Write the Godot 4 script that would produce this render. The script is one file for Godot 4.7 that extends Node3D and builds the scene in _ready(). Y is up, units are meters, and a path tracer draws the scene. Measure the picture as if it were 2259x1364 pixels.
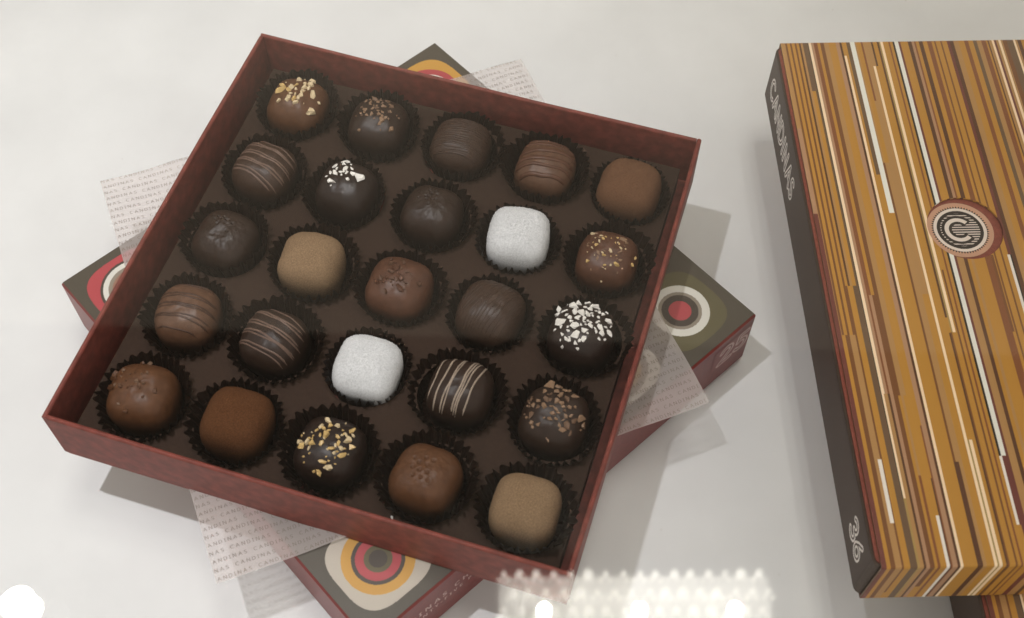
extends Node3D
# A display of filled chocolates under a counter glass. Units are metres; MM turns millimetres into metres.
const MM := 0.001
const EYE := Vector3(0, 0.42522, 0)
const LOW_H := 0.03366            # closed box, height
const BOX_AT := Vector3(-0.04126, 0.03396, -0.24322)
const BOX_TURN := -0.28902
const BOX_S := 0.18
const BOX_H := 0.0267
const BOARD_Y := 0.0128           # insert surface above the tray's underside
const PITCH := 33.8               # mm between chocolates
var rng := RandomNumberGenerator.new()
var used := {}
var mats := {}

# ---------------------------------------------------------------- helpers
func lin(r: float, g: float, b: float, a := 1.0) -> Color:
	return Color(r, g, b, a).linear_to_srgb()

func mat(called: String, c: Color, rough := 0.6, spec := 0.5) -> StandardMaterial3D:
	var m := StandardMaterial3D.new()
	m.resource_name = called
	m.albedo_color = c
	m.roughness = rough
	m.metallic_specular = spec
	return m

func noise_tex(freq: float, lo: float, hi: float, seed_ := 1, octaves := 4, size := 256, mid := -1.0) -> NoiseTexture2D:
	var n := FastNoiseLite.new()
	n.seed = seed_
	n.frequency = freq
	n.fractal_octaves = octaves
	var t := NoiseTexture2D.new()
	t.width = size
	t.height = size
	t.seamless = true
	t.noise = n
	var g := Gradient.new()
	g.set_color(0, Color(lo, lo, lo))
	g.set_color(1, Color(hi, hi, hi))
	if mid >= 0.0:
		g.add_point(0.5, Color(mid, mid, mid))
	t.color_ramp = g
	return t

func grain(m: StandardMaterial3D, tex: Texture2D, per_metre: float, bump: Texture2D = null, bump_cm := 0.0) -> StandardMaterial3D:
	m.uv1_triplanar = true
	m.uv1_scale = Vector3.ONE * per_metre
	if tex:
		m.albedo_texture = tex
	if bump:
		m.heightmap_enabled = true
		m.heightmap_texture = bump
		m.heightmap_scale = bump_cm
	return m

func numbered(called: String) -> String:
	used[called] = used.get(called, -1) + 1
	return called if used[called] == 0 else "%s_%03d" % [called, used[called]]

func tag(o: Node, label: String, category: String, group := "") -> Node:
	o.set_meta("label", label)
	o.set_meta("category", category)
	if group:
		o.set_meta("group", group)
	return o

func thing(called: String, label: String, category: String, group := "") -> Node3D:
	var o := Node3D.new()
	o.name = numbered(called)
	add_child(o)
	tag(o, label, category, group)
	return o

func part(parent: Node, called: String, mesh: Mesh, m: Material) -> MeshInstance3D:
	var o := MeshInstance3D.new()
	o.name = called if parent != self else numbered(called)
	o.mesh = mesh
	if m:
		o.material_override = m
	parent.add_child(o, true)
	return o

func st_new(smooth := false) -> SurfaceTool:
	var st := SurfaceTool.new()
	st.begin(Mesh.PRIMITIVE_TRIANGLES)
	st.set_smooth_group(0 if smooth else -1)
	return st

func done(st: SurfaceTool) -> ArrayMesh:
	st.generate_normals()
	return st.commit()

# a quad whose corners run counter-clockwise seen from outside
func quad(st: SurfaceTool, a: Vector3, b: Vector3, c: Vector3, d: Vector3, uv := []) -> void:
	var p := [a, c, b, a, d, c]
	var k := [0, 2, 1, 0, 3, 2]
	for i in 6:
		if uv.size():
			st.set_uv(uv[k[i]])
		st.add_vertex(p[i])

func tri(st: SurfaceTool, a: Vector3, b: Vector3, c: Vector3) -> void:
	st.add_vertex(a)
	st.add_vertex(c)
	st.add_vertex(b)

# an upright prism over a closed outline (counter-clockwise seen from above, y ignored), with a small chamfer round its top and bottom
func prism(st: SurfaceTool, outline: Array, y0: float, y1: float, bevel := 0.0, top := true, bottom := true) -> void:
	var n := outline.size()
	var c := Vector3.ZERO
	for p in outline:
		c += p / n
	var rings := []
	var levels := [[y0, bevel], [y0 + bevel, 0.0], [y1 - bevel, 0.0], [y1, bevel]] if bevel > 0.0 else [[y0, 0.0], [y1, 0.0]]
	for l in levels:
		var ring := []
		for i in n:
			var a: Vector3 = outline[(i + n - 1) % n]
			var b: Vector3 = outline[i]
			var d: Vector3 = outline[(i + 1) % n]
			var t1 := (b - a).normalized()
			var t2 := (d - b).normalized()
			var inn := (Vector3(t1.z, 0, -t1.x) + Vector3(t2.z, 0, -t2.x)).normalized()
			inn /= maxf(0.4, inn.dot(Vector3(t1.z, 0, -t1.x)))
			var q: Vector3 = b + inn * l[1]
			ring.append(Vector3(q.x, l[0], q.z))
		rings.append(ring)
	for k in rings.size() - 1:
		for i in n:
			var j := (i + 1) % n
			quad(st, rings[k][i], rings[k][j], rings[k + 1][j], rings[k + 1][i])
	var hi: Array = rings[rings.size() - 1]
	var lo: Array = rings[0]
	var ch := Vector3(c.x, y1, c.z)
	var cl := Vector3(c.x, y0, c.z)
	for i in n:
		var j := (i + 1) % n
		if top:
			tri(st, hi[i], hi[j], ch)
		if bottom:
			tri(st, lo[j], lo[i], cl)

# outline of a rectangle with rounded corners, counter-clockwise seen from above (x right, z towards the viewer)
func round_rect(x0: float, x1: float, z0: float, z1: float, r: float, steps := 4) -> Array:
	var out := []
	var cs := [[x1 - r, z0 + r, 0.0], [x0 + r, z0 + r, PI / 2], [x0 + r, z1 - r, PI], [x1 - r, z1 - r, PI * 1.5]]
	for c in cs:
		for k in steps + 1:
			var a: float = c[2] + PI / 2 * k / steps
			out.append(Vector3(c[0] + r * cos(a), 0, c[1] - r * sin(a)))
	return out

func tube(st: SurfaceTool, pts: Array, ups: Array, rx: float, ry: float, sides := 6) -> void:
	var rings := []
	for i in pts.size():
		var t: Vector3 = (pts[mini(i + 1, pts.size() - 1)] - pts[maxi(i - 1, 0)]).normalized()
		var u: Vector3 = (ups[i] - t * t.dot(ups[i])).normalized()
		var s := t.cross(u)
		var ends := 0.25 if i == 0 or i == pts.size() - 1 else 1.0
		var ring := []
		for k in sides:
			var a := TAU * k / sides
			ring.append(pts[i] + (s * cos(a) * rx + u * sin(a) * ry) * ends)
		rings.append(ring)
	for i in pts.size() - 1:
		for k in sides:
			var l := (k + 1) % sides
			quad(st, rings[i][l], rings[i][k], rings[i + 1][k], rings[i + 1][l])

# ---------------------------------------------------------------- stroke lettering (outlined letters), as distance to strokes
func arc(cx: float, cy: float, rx: float, ry: float, a0: float, a1: float, n := 10) -> Array:
	var o := []
	for i in n + 1:
		var a := deg_to_rad(lerpf(a0, a1, float(i) / n))
		o.append(Vector2(cx + rx * cos(a), cy + ry * sin(a)))
	return o

func glyph(ch: String) -> Array:   # [advance, strokes]
	match ch:
		"C": return [0.86, [arc(0.44, 0.5, 0.42, 0.5, 48, 312)]]
		"A": return [0.88, [[Vector2(0, 0), Vector2(0.4, 1), Vector2(0.8, 0)], [Vector2(0.15, 0.32), Vector2(0.65, 0.32)]]]
		"N": return [0.86, [[Vector2(0, 0), Vector2(0, 1), Vector2(0.68, 0), Vector2(0.68, 1)]]]
		"D": return [0.88, [[Vector2(0, 0), Vector2(0, 1)] + arc(0.24, 0.5, 0.5, 0.5, 90, -90) + [Vector2(0, 0)]]]
		"I": return [0.3, [[Vector2(0.05, 0), Vector2(0.05, 1)]]]
		"S": return [0.62, [arc(0.27, 0.74, 0.25, 0.26, 40, 270, 8) + arc(0.27, 0.24, 0.27, 0.24, 90, -140, 8)]]
		"3": return [0.72, [arc(0.28, 0.75, 0.27, 0.25, 150, -90, 8) + arc(0.28, 0.25, 0.31, 0.25, 90, -150, 8)]]
		"6": return [0.72, [[Vector2(0.5, 1.0), Vector2(0.2, 0.7)] + arc(0.3, 0.3, 0.3, 0.3, 165, 525, 14)]]
		"2": return [0.74, [arc(0.3, 0.73, 0.27, 0.27, 165, -35, 8) + [Vector2(0.0, 0.0), Vector2(0.62, 0.0)]]]
		"5": return [0.72, [[Vector2(0.56, 1.0), Vector2(0.16, 1.0), Vector2(0.1, 0.58)] + arc(0.27, 0.32, 0.3, 0.32, 115, -145, 10)]]
	return [0.5, []]

# draws text into an image: at (px) is the left end of the baseline, cap its height in pixels; reading to the right, up is towards row 0
func draw_outlined(im: Image, text: String, at: Vector2, cap: float, gap: float, ink: Color, core: Color) -> void:
	var x := at.x
	for ch in text:
		var g := glyph(ch)
		var segs := []
		for s in g[1]:
			for i in s.size() - 1:
				segs.append([Vector2(x + s[i].x * cap, at.y - s[i].y * cap), Vector2(x + s[i + 1].x * cap, at.y - s[i + 1].y * cap)])
		var w := cap * 0.145
		for py in range(int(at.y - cap - w - 2), int(at.y + w + 3)):
			for px in range(int(x - w - 2), int(x + g[0] * cap + w + 3)):
				if px < 0 or py < 0 or px >= im.get_width() or py >= im.get_height():
					continue
				var q := Vector2(px + 0.5, py + 0.5)
				var d := 1e9
				for s in segs:
					d = minf(d, q.distance_to(Geometry2D.get_closest_point_to_segment(q, s[0], s[1])))
				if d < w + 1.0:
					var c := ink.lerp(core, clampf(w * 0.27 - d + 0.5, 0, 1))
					im.set_pixel(px, py, im.get_pixel(px, py).lerp(c, clampf(w - d + 0.5, 0, 1)))
		x += (g[0] + gap) * cap

# small printed words as flat letter meshes
# (built large, 0.46 m cap height, and scaled down by whoever uses it)
func words(text: String, spacing := 1.0, weight := 700) -> TextMesh:
	var f := SystemFont.new()
	f.font_names = PackedStringArray(["Droid Sans"])
	f.font_weight = weight
	var fv := FontVariation.new()
	fv.base_font = f
	fv.spacing_glyph = int(spacing * 64)
	var t := TextMesh.new()
	t.font = fv
	t.text = text
	t.font_size = 64
	t.pixel_size = 0.01
	t.depth = 0.0
	t.curve_step = 3.0
	return t

# ---------------------------------------------------------------- scene
func _ready() -> void:
	rng.seed = 20
	# camera
	var cam := Camera3D.new()
	cam.name = "camera"
	var pitch := 1.01426
	var roll := 0.01586
	var fwd := Vector3(0, -sin(pitch), -cos(pitch))
	var up := Vector3.RIGHT.cross(fwd)
	var r2 := Vector3.RIGHT * cos(roll) + up * sin(roll)
	var u2 := up * cos(roll) - Vector3.RIGHT * sin(roll)
	cam.transform = Transform3D(Basis(r2, u2, -fwd), EYE)
	cam.fov = 27.868
	cam.near = 0.01
	cam.far = 30.0
	cam.current = true
	var lens := CameraAttributesPhysical.new()
	lens.frustum_focal_length = 48.37
	lens.exposure_aperture = 18.0
	lens.frustum_focus_distance = 0.465
	lens.frustum_near = 0.01
	lens.frustum_far = 30.0
	cam.attributes = lens
	add_child(cam)
	# the dim room all round
	var we := WorldEnvironment.new()
	we.name = "environment"
	var env := Environment.new()
	env.background_mode = Environment.BG_COLOR
	env.background_color = lin(0.64, 0.61, 0.55)
	env.tonemap_mode = Environment.TONE_MAPPER_LINEAR
	env.tonemap_exposure = 1.06
	env.sdfgi_enabled = true
	env.ssao_enabled = true
	env.ssil_enabled = true
	we.environment = env
	add_child(we)
	# lamps
	spot_lamp()
	crystal_lamp()
	# setting
	setting()
	# objects
	materials()
	closed_box()
	printed_sheet()
	open_box()
	striped_boxes()
	counter_glass()
	chocolates()

func spot_lamp() -> void:
	var o := thing("spot_lamp", "small round black spotlight hanging above the counter, its disc mirrored in the glass", "lamp")
	o.position = Vector3(-0.212, 0.855, -0.174)
	o.look_at_from_position(o.position, Vector3(-0.25, 0, -0.30), Vector3.FORWARD)
	var st := st_new()
	var prof := [[0.0083, 0.0], [0.0135, -0.002], [0.0155, -0.002], [0.0155, 0.04], [0.006, 0.05], [0.0, 0.05]]
	for k in prof.size() - 1:
		for i in 32:
			var a := TAU * i / 32
			var b := TAU * (i + 1) / 32
			var p: Array = prof[k]
			var q: Array = prof[k + 1]
			quad(st, Vector3(p[0] * cos(a), p[0] * sin(a), p[1]), Vector3(p[0] * cos(b), p[0] * sin(b), p[1]), Vector3(q[0] * cos(b), q[0] * sin(b), q[1]), Vector3(q[0] * cos(a), q[0] * sin(a), q[1]))
	part(o, "housing", done(st), mat("black_metal", lin(0.02, 0.02, 0.02), 0.4))
	var glow := mat("lamp_glow", Color.BLACK, 0.5)
	glow.emission_enabled = true
	glow.emission = Color(1.0, 0.96, 0.9)
	glow.emission_energy_multiplier = 40.0
	var disc := st_new()
	for i in 40:
		var a := TAU * i / 40
		var b := TAU * (i + 1) / 40
		tri(disc, Vector3(0.0079 * cos(b), 0.0079 * sin(b), -0.0005), Vector3(0.0079 * cos(a), 0.0079 * sin(a), -0.0005), Vector3(0, 0, -0.0005))
	part(o, "lamp_lens", done(disc), glow)
	var l := SpotLight3D.new()
	l.name = "spot_light"
	l.light_color = Color(0.99, 0.99, 1.0)
	l.light_energy = 0.39
	l.light_size = 0.0078
	l.spot_angle = 32.0
	l.spot_angle_attenuation = 1.0
	l.spot_range = 4.0
	l.spot_attenuation = 2.0
	l.shadow_enabled = true
	l.position = Vector3(0, 0, -0.004)
	o.add_child(l)

func crystal_lamp() -> void:
	var o := thing("crystal_lamp", "rectangular ceiling lamp hung with rows of crystal beads, mirrored in the glass", "lamp")
	o.position = Vector3(0.22, 2.33, -0.38)
	o.rotation.y = 0.02
	var w := 0.235
	var d := 0.36
	var st := st_new()
	prism(st, round_rect(-w, w, -d, d, 0.01), 0.03, 0.05, 0.003)
	part(o, "frame", done(st), mat("lamp_steel", lin(0.5, 0.48, 0.45), 0.3))
	var bead := SphereMesh.new()
	bead.radius = 0.0085
	bead.height = 0.017
	bead.radial_segments = 8
	bead.rings = 4
	var crystal := mat("lit_crystal", lin(0.8, 0.8, 0.78), 0.1)
	crystal.emission_enabled = true
	crystal.emission = Color(1.0, 0.985, 0.93)
	crystal.emission_energy_multiplier = 3.4
	var mm := MultiMesh.new()
	mm.transform_format = MultiMesh.TRANSFORM_3D
	mm.mesh = bead
	var spots := []
	var nx := 16
	var nz := 23
	for i in nx:
		for k in nz:
			var off := 0.5 if k % 2 else 0.0
			var x := -w + 0.014 + (i + off) * (2 * w - 0.028) / (nx - 0.5)
			var z := -d + 0.012 + k * (2 * d - 0.024) / (nz - 1)
			spots.append([Vector3(x + rng.randf_range(-0.002, 0.002), -0.004, z), rng.randf_range(0.55, 1.15)])
			spots.append([Vector3(x + 0.0075, 0.002, z + 0.008), rng.randf_range(0.2, 0.5)])
			spots.append([Vector3(x - 0.0075, 0.002, z + 0.008), rng.randf_range(0.2, 0.5)])
	mm.instance_count = spots.size()
	for i in spots.size():
		mm.set_instance_transform(i, Transform3D(Basis().scaled(Vector3.ONE * spots[i][1]), spots[i][0]))
	var beads := MultiMeshInstance3D.new()
	beads.name = "crystal_beads"
	beads.multimesh = mm
	beads.material_override = crystal
	beads.set_meta("kind", "stuff")
	o.add_child(beads)
	var pane := mat("lit_diffuser", lin(0.8, 0.8, 0.78), 0.6)
	pane.emission_enabled = true
	pane.emission = Color(1.0, 0.985, 0.94)
	pane.emission_energy_multiplier = 1.2
	st = st_new()
	prism(st, round_rect(-w + 0.008, w - 0.008, -d + 0.008, d - 0.008, 0.005), 0.022, 0.028)
	part(o, "diffuser", done(st), pane)
	var hot := mat("bulb_glow", Color.BLACK, 0.3)
	hot.emission_enabled = true
	hot.emission = Color(1.0, 0.97, 0.9)
	hot.emission_energy_multiplier = 8.0
	var ball := SphereMesh.new()
	ball.radius = 0.0055
	ball.height = 0.011
	ball.radial_segments = 10
	ball.rings = 5
	var gs := SurfaceTool.new()
	for q in [Vector3.ZERO, Vector3(0.011, 0, 0.006), Vector3(-0.012, 0, 0.004), Vector3(0.003, 0, -0.013), Vector3(-0.005, 0, 0.014), Vector3(0.016, 0, -0.009)]:
		gs.append_from(ball, 0, Transform3D(Basis(), q))
	var globe := gs.commit()
	for x in [-0.155, 0.0, 0.155]:
		for z in [-0.275, 0.0, 0.275]:
			var b := part(o, "bulb", globe, hot)
			b.position = Vector3(x, 0.0, z)
			var l := OmniLight3D.new()
			l.name = "bulb_light"
			l.light_color = Color(1.0, 0.985, 0.95)
			l.light_energy = 0.09
			l.light_size = 0.005
			l.omni_range = 8.0
			l.omni_attenuation = 2.0
			l.shadow_enabled = true
			l.position = Vector3(x, -0.035, z)
			o.add_child(l, true)

func setting() -> void:
	var lam := mat("white_laminate", lin(0.805, 0.815, 0.82), 0.55, 0.35)
	grain(lam, noise_tex(0.012, 0.955, 1.0, 5, 5, 512), 2.2)
	var st := st_new()
	prism(st, round_rect(-0.75, 0.75, -0.95, 0.35, 0.004), -0.03, 0.0, 0.001)
	part(self, "table", done(st), lam).set_meta("kind", "structure")
	var specks := MultiMesh.new()
	specks.transform_format = MultiMesh.TRANSFORM_3D
	specks.mesh = chip_meshes(0.5, 77)[0]
	specks.instance_count = 70
	for i in 70:
		var q := Vector3(rng.randf_range(-0.3, 0.3), 0.0001, rng.randf_range(-0.45, -0.12))
		specks.set_instance_transform(i, Transform3D(Basis.from_euler(Vector3(0, rng.randf() * TAU, 0)) * Basis.from_scale(Vector3.ONE * rng.randf_range(0.12, 0.32) * MM), q))
	var dust := MultiMeshInstance3D.new()
	dust.name = "table_crumbs"
	dust.multimesh = specks
	dust.material_override = mat("crumb_brown", lin(0.30, 0.24, 0.17), 0.8)
	dust.set_meta("kind", "stuff")
	add_child(dust)
	tag(dust, "few tiny brown crumbs scattered over the white table", "crumbs")
	# the darker ceiling over the counter, mirrored in the near half of the glass; the paler room lies beyond it
	var c := st_new()
	prism(c, round_rect(-1.2, 1.2, -1.225, 0.6, 0.01), 2.40, 2.46, 0.002)
	var roof := part(self, "ceiling", done(c), mat("ceiling_paint", lin(0.11, 0.10, 0.085), 0.8))
	roof.rotation.y = -0.02
	roof.set_meta("kind", "structure")
	# the shop's far wall, mirrored in the far half of the glass
	c = st_new()
	prism(c, round_rect(-3.2, 3.2, -2.0, -1.9, 0.01), -0.9, 4.2, 0.002)
	part(self, "wall", done(c), grain(mat("wall_paint", lin(0.55, 0.49, 0.41), 0.85), noise_tex(0.01, 0.8, 1.0, 71, 3), 0.4)).set_meta("kind", "structure")

func counter_glass() -> void:
	var g := mat("counter_glass", Color(1, 1, 1, 0.0), 0.0, 0.5)
	g.transparency = BaseMaterial3D.TRANSPARENCY_ALPHA
	var st := st_new()
	prism(st, round_rect(-0.75, 0.75, -0.95, 0.30, 0.003), 0.371, 0.377)
	tag(part(self, "counter_glass", done(st), g), "clear glass pane of the counter lying above all the chocolate boxes", "glass pane")

# ---------------------------------------------------------------- shared materials
func choc(called: String, r: float, g: float, b: float, rough := 0.45, spec := 0.42) -> void:
	var m := mat(called, lin(r, g, b), rough, spec)
	mats[called] = grain(m, mats.tex_soft, 55.0, mats.tex_bump, 0.002)

func dusted(called: String, r: float, g: float, b: float) -> void:
	mats[called] = grain(mat(called, lin(r, g, b), 0.95, 0.15), mats.tex_dust, 70.0, mats.tex_dust, 0.025)

func materials() -> void:
	mats.tex_soft = noise_tex(0.02, 0.78, 1.0, 3, 4)
	mats.tex_bump = noise_tex(0.014, 0.0, 1.0, 9, 2)
	mats.tex_dust = noise_tex(0.075, 0.66, 1.0, 12, 5)
	mats.tex_card = noise_tex(0.05, 0.84, 1.0, 21, 5, 512)
	mats.tex_sugar = noise_tex(0.09, 0.78, 1.0, 31, 4, 256, 0.92)
	# red paper of the tray and the closed box
	mats.red_paper = grain(mat("red_paper", lin(0.25, 0.055, 0.039), 0.56, 0.4), noise_tex(0.03, 0.72, 1.0, 23, 5, 512), 11.0, mats.tex_card, 0.004)
	mats.red_lid = grain(mat("red_lid_paper", lin(0.21, 0.024, 0.021), 0.4, 0.5), mats.tex_card, 14.0)
	mats.brown_board = grain(mat("brown_board", lin(0.043, 0.0228, 0.0142), 0.75, 0.3), mats.tex_card, 22.0, mats.tex_card, 0.004)
	mats.cup_paper = grain(mat("brown_glassine", lin(0.022, 0.0105, 0.0067), 0.3, 0.45), mats.tex_soft, 60.0)
	choc("dark", 0.031, 0.0148, 0.0088)
	choc("black_choc", 0.021, 0.0095, 0.0062, 0.42)
	choc("brown_dark", 0.052, 0.0255, 0.015)
	choc("milk", 0.13, 0.062, 0.034)
	choc("red_milk", 0.112, 0.045, 0.0235)
	choc("caramel", 0.118, 0.047, 0.0185)
	choc("line_dark", 0.062, 0.026, 0.014)
	choc("line_brown", 0.17, 0.105, 0.078)
	choc("line_pale", 0.40, 0.315, 0.245)
	dusted("cocoa", 0.195, 0.098, 0.054)
	dusted("red_cocoa", 0.128, 0.053, 0.0225)
	dusted("tan_dust", 0.33, 0.215, 0.125)
	mats.sugar = grain(mat("powdered_sugar", lin(0.80, 0.805, 0.815), 1.0, 0.05), mats.tex_sugar, 55.0, mats.tex_sugar, 0.03)
	mats.white_chip = mat("white_chip", lin(0.80, 0.77, 0.72), 0.6)
	mats.nut_pale = mat("pale_nut", lin(0.62, 0.49, 0.30), 0.5)
	mats.nut_gold = mat("golden_nut", lin(0.56, 0.38, 0.15), 0.4)
	mats.nib_tan = mat("tan_nib", lin(0.24, 0.145, 0.085), 0.5)
	mats.nib_brown = mat("brown_nib", lin(0.15, 0.085, 0.05), 0.5)

# ---------------------------------------------------------------- closed 25-piece box
const PAL := {"o": [0.071, 0.059, 0.042], "k": [0.112, 0.096, 0.044], "w": [0.70, 0.68, 0.62], "t": [0.27, 0.23, 0.18], "d": [0.058, 0.045, 0.032], "r": [0.42, 0.055, 0.065], "y": [0.56, 0.30, 0.05], "b": [0.30, 0.15, 0.10], "c": [0.50, 0.45, 0.38]}

func pal(k: String) -> Color:
	return lin(PAL[k][0], PAL[k][1], PAL[k][2])

func closed_box() -> void:
	var o := thing("closed_gift_box", "closed red gift box with coloured ring print on its lid, under the open box", "gift box")
	o.position = Vector3(-0.03922, 0, -0.2477)
	o.rotation.y = -0.81996
	var h := 0.18386 / 2
	var st := st_new()
	prism(st, round_rect(-h + 0.0012, h - 0.0012, -h + 0.0012, h - 0.0012, 0.0006), 0.0, 0.006, 0.0004)
	part(o, "base_tray", done(st), mats.red_paper)
	st = st_new()
	prism(st, round_rect(-h, h, -h, h, 0.0008), 0.002, LOW_H - 0.0003, 0.0009)
	part(o, "lid", done(st), mats.red_lid)
	# the printed top: 5 x 5 ring motifs, drawn as flat print
	var n := 1000
	var im := Image.create(n, n, false, Image.FORMAT_RGB8)
	im.fill(pal("o"))
	var named := {
		24: [["k", 15.4], ["w", 11.2], ["t", 8.2], ["d", 6.9], ["r", 4.3]],
		44: [["c", 15.5], ["y", 12.4], ["d", 9.0], ["r", 7.7], ["k", 4.8], ["d", 3.1]],
		40: [["r", 16.0], ["d", 13.0], ["w", 12.0], ["t", 10.0], ["b", 8.5], ["d", 4.0]],
		20: [["y", 16.0], ["r", 12.6], ["w", 9.7], ["d", 7.5], ["k", 4.0]],
	}
	named = {4: named[24], 24: named[44], 20: named[40], 0: named[20]}
	var keys := ["k", "w", "t", "d", "r", "y", "b"]
	for iz in 5:
		for ix in 5:
			var rings: Array = named.get(iz * 5 + ix, [])
			if rings.is_empty():
				var r := rng.randf_range(14.8, 16.2)
				var last := "o"
				while r > 2.6:
					var k: String = keys[rng.randi() % keys.size()]
					if k == last:
						continue
					rings.append([k, r])
					last = k
					r -= rng.randf_range(1.2, 4.0)
			var cx := n / 2.0 + (ix - 2) * 36.2 / 184.0 * n
			var cz := n / 2.0 + (iz - 2) * 36.2 / 184.0 * n
			var cols := rings.map(func(e): return pal(e[0]))
			for py in range(int(cz - 96), int(cz + 97)):
				for px in range(int(cx - 96), int(cx + 97)):
					if px < 0 or py < 0 or px >= n or py >= n:
						continue
					var dx := absf(px - cx) * 0.184
					var dz := absf(py - cz) * 0.184
					var rd := sqrt(dx * dx + dz * dz)
					var sq := pow(pow(dx, 3.2) + pow(dz, 3.2), 1.0 / 3.2)
					for e in range(rings.size() - 1, -1, -1):
						if (sq if e == 0 else lerpf(rd, sq, 0.0)) < rings[e][1]:
							im.set_pixel(px, py, cols[e])
							break
	var pm := mat("lid_print", Color.WHITE, 0.42, 0.5)
	pm.albedo_texture = ImageTexture.create_from_image(im)
	st = st_new()
	var e := h - 0.0007
	var y := LOW_H
	quad(st, Vector3(-e, y, e), Vector3(e, y, e), Vector3(e, y, -e), Vector3(-e, y, -e), [Vector2(0, 1), Vector2(1, 1), Vector2(1, 0), Vector2(0, 0)])
	part(o, "lid_print", done(st), pm)
	# lettering on the side that faces right and forward (normal +x, reading towards -z)
	var ink := mat("pale_ink", lin(0.62, 0.45, 0.42), 0.5)
	var turn := Basis(Vector3(0, 0, -1), Vector3.UP, Vector3.RIGHT)
	for row in [["CANDINAS CHOCOLATIER", 3.0, 0.017, 0.22], ["TWENTY-FIVE PIECES", 2.1, 0.0125, 0.26]]:
		var t := words(row[0], row[3])
		t.horizontal_alignment = HORIZONTAL_ALIGNMENT_LEFT
		var q := part(o, "side_lettering", t, ink)
		q.transform = Transform3D(turn.scaled(Vector3.ONE * row[1] * MM / 0.46), Vector3(h + 0.00012, row[2] + 0.004, 0.0875 if row[1] > 2.5 else 0.079))
	var card := Image.create(300, 220, false, Image.FORMAT_RGB8)
	var red := lin(0.20, 0.022, 0.02)
	card.fill(red)
	draw_outlined(card, "25", Vector2(62, 190), 150, 0.12, lin(0.5, 0.3, 0.27), lin(0.17, 0.035, 0.03))
	var cm := mat("number_print", Color.WHITE, 0.4, 0.5)
	cm.albedo_texture = ImageTexture.create_from_image(card)
	st = st_new()
	var xx := h + 0.00015
	quad(st, Vector3(xx, 0.0135, -0.0705), Vector3(xx, 0.0135, -0.0905), Vector3(xx, 0.0285, -0.0905), Vector3(xx, 0.0285, -0.0705), [Vector2(0, 1), Vector2(1, 1), Vector2(1, 0), Vector2(0, 0)])
	part(o, "side_number", done(st), cm)

# ---------------------------------------------------------------- printed translucent sheet
func sheet_y(u: float, v: float) -> float:
	var far := maxf(0.0, Vector2(u, v).length() - 0.075)
	return LOW_H + 0.00025 + far * far * 1.6 * (0.6 + 0.4 * sin(u * 40.0 + 1.0)) + minf(far * 0.03, 0.0008) * (1.0 + sin(u * 150.0 + v * 60.0) * sin(v * 110.0 - u * 40.0))

func printed_sheet() -> void:
	var o := thing("printed_paper", "translucent white paper sheet printed with rows of small words, between the two red boxes", "paper")
	o.position = Vector3(-0.04594, 0, -0.25139)
	o.rotation.y = 0.39801
	var hx := 0.17816 / 2
	var hz := 0.17577 / 2
	var m := mat("translucent_paper", lin(0.84, 0.77, 0.745, 0.47), 0.7, 0.3)
	m.transparency = BaseMaterial3D.TRANSPARENCY_ALPHA
	m.albedo_texture = noise_tex(0.03, 0.95, 1.0, 41, 4)
	m.backlight_enabled = true
	m.backlight = lin(0.5, 0.47, 0.45)
	var st := st_new(true)
	var n := 44
	for i in n:
		for k in n:
			var q := []
			var uv := []
			for c in [[0, 1], [1, 1], [1, 0], [0, 0]]:
				var x: float = -hx + 2 * hx * (i + c[0]) / n
				var z: float = -hz + 2 * hz * (k + c[1]) / n
				q.append(Vector3(x, sheet_y(x, z), z))
				uv.append(Vector2(float(i + c[0]) / n, float(k + c[1]) / n))
			quad(st, q[0], q[1], q[2], q[3], uv)
	st.index()
	part(o, "sheet", done(st), m)
	# the words: letter by letter, those that the sheet's edge cuts off or the open box hides left out
	var cap := 1.3 * MM
	var glyphs := {}
	for ch in ["C", "A", "N", "D", "I", "S"]:
		var t := words(ch, 0.0, 500)
		var f := t.get_faces()
		var bb := t.get_aabb()
		var k := cap / 0.46
		var fs := []
		for v in f:
			fs.append(v * k)
		glyphs[ch] = [fs, bb.position.x * k, bb.size.x * k, bb.position.y * k]
	var ink := mat("grey_ink", lin(0.24, 0.20, 0.18), 0.8, 0.2)
	var tx := st_new()
	var inv := Transform3D(Basis(Vector3.UP, BOX_TURN), BOX_AT).affine_inverse() * Transform3D(Basis(Vector3.UP, 0.39801), o.position)
	var wl := 0.0
	for ch in "CANDINAS":
		wl += glyphs[ch][2]
	var period := 0.0155
	var stretch := 1.2
	var adv: float = (period - 0.0016 - wl * stretch) / 8.0 / stretch
	var z := -hz + 0.0013
	var row := 0
	while z < hz - 0.0002:
		var x := -hx - (0.0081 if row % 2 == 0 else 0.0012)
		while x < hx:
			var cx := x
			for ch in "CANDINAS":
				var g: Array = glyphs[ch]
				var w: float = g[2] * stretch
				var mid := inv * Vector3(cx + w / 2, 0, z)
				if cx > -hx and cx + w < hx and (absf(mid.x) > 0.082 or absf(mid.z) > 0.082):
					for p in g[0]:
						var vx: float = cx + (p.x - g[1]) * stretch
						var vz: float = z - (p.y - g[3])
						tx.add_vertex(Vector3(vx, sheet_y(vx, vz) + 0.00007, vz))
				cx += w + adv * stretch
			x += period
		z += 0.00305
		row += 1
	part(o, "printed_words", done(tx), ink)

# ---------------------------------------------------------------- open tray with insert
# a side panel bows a little along its length, most at the rim
func bowed(p: Vector2, z: float, k: int) -> Vector3:
	var up := p.y / BOX_H
	var arc_ := cos(PI * z / BOX_S)
	return Vector3(p.x + [0.0009, -0.0005, 0.0007, 0.0004][k] * arc_ * up, p.y + 0.00014 * up * sin(z * 95.0 + k * 2.0) * arc_, z)

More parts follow.
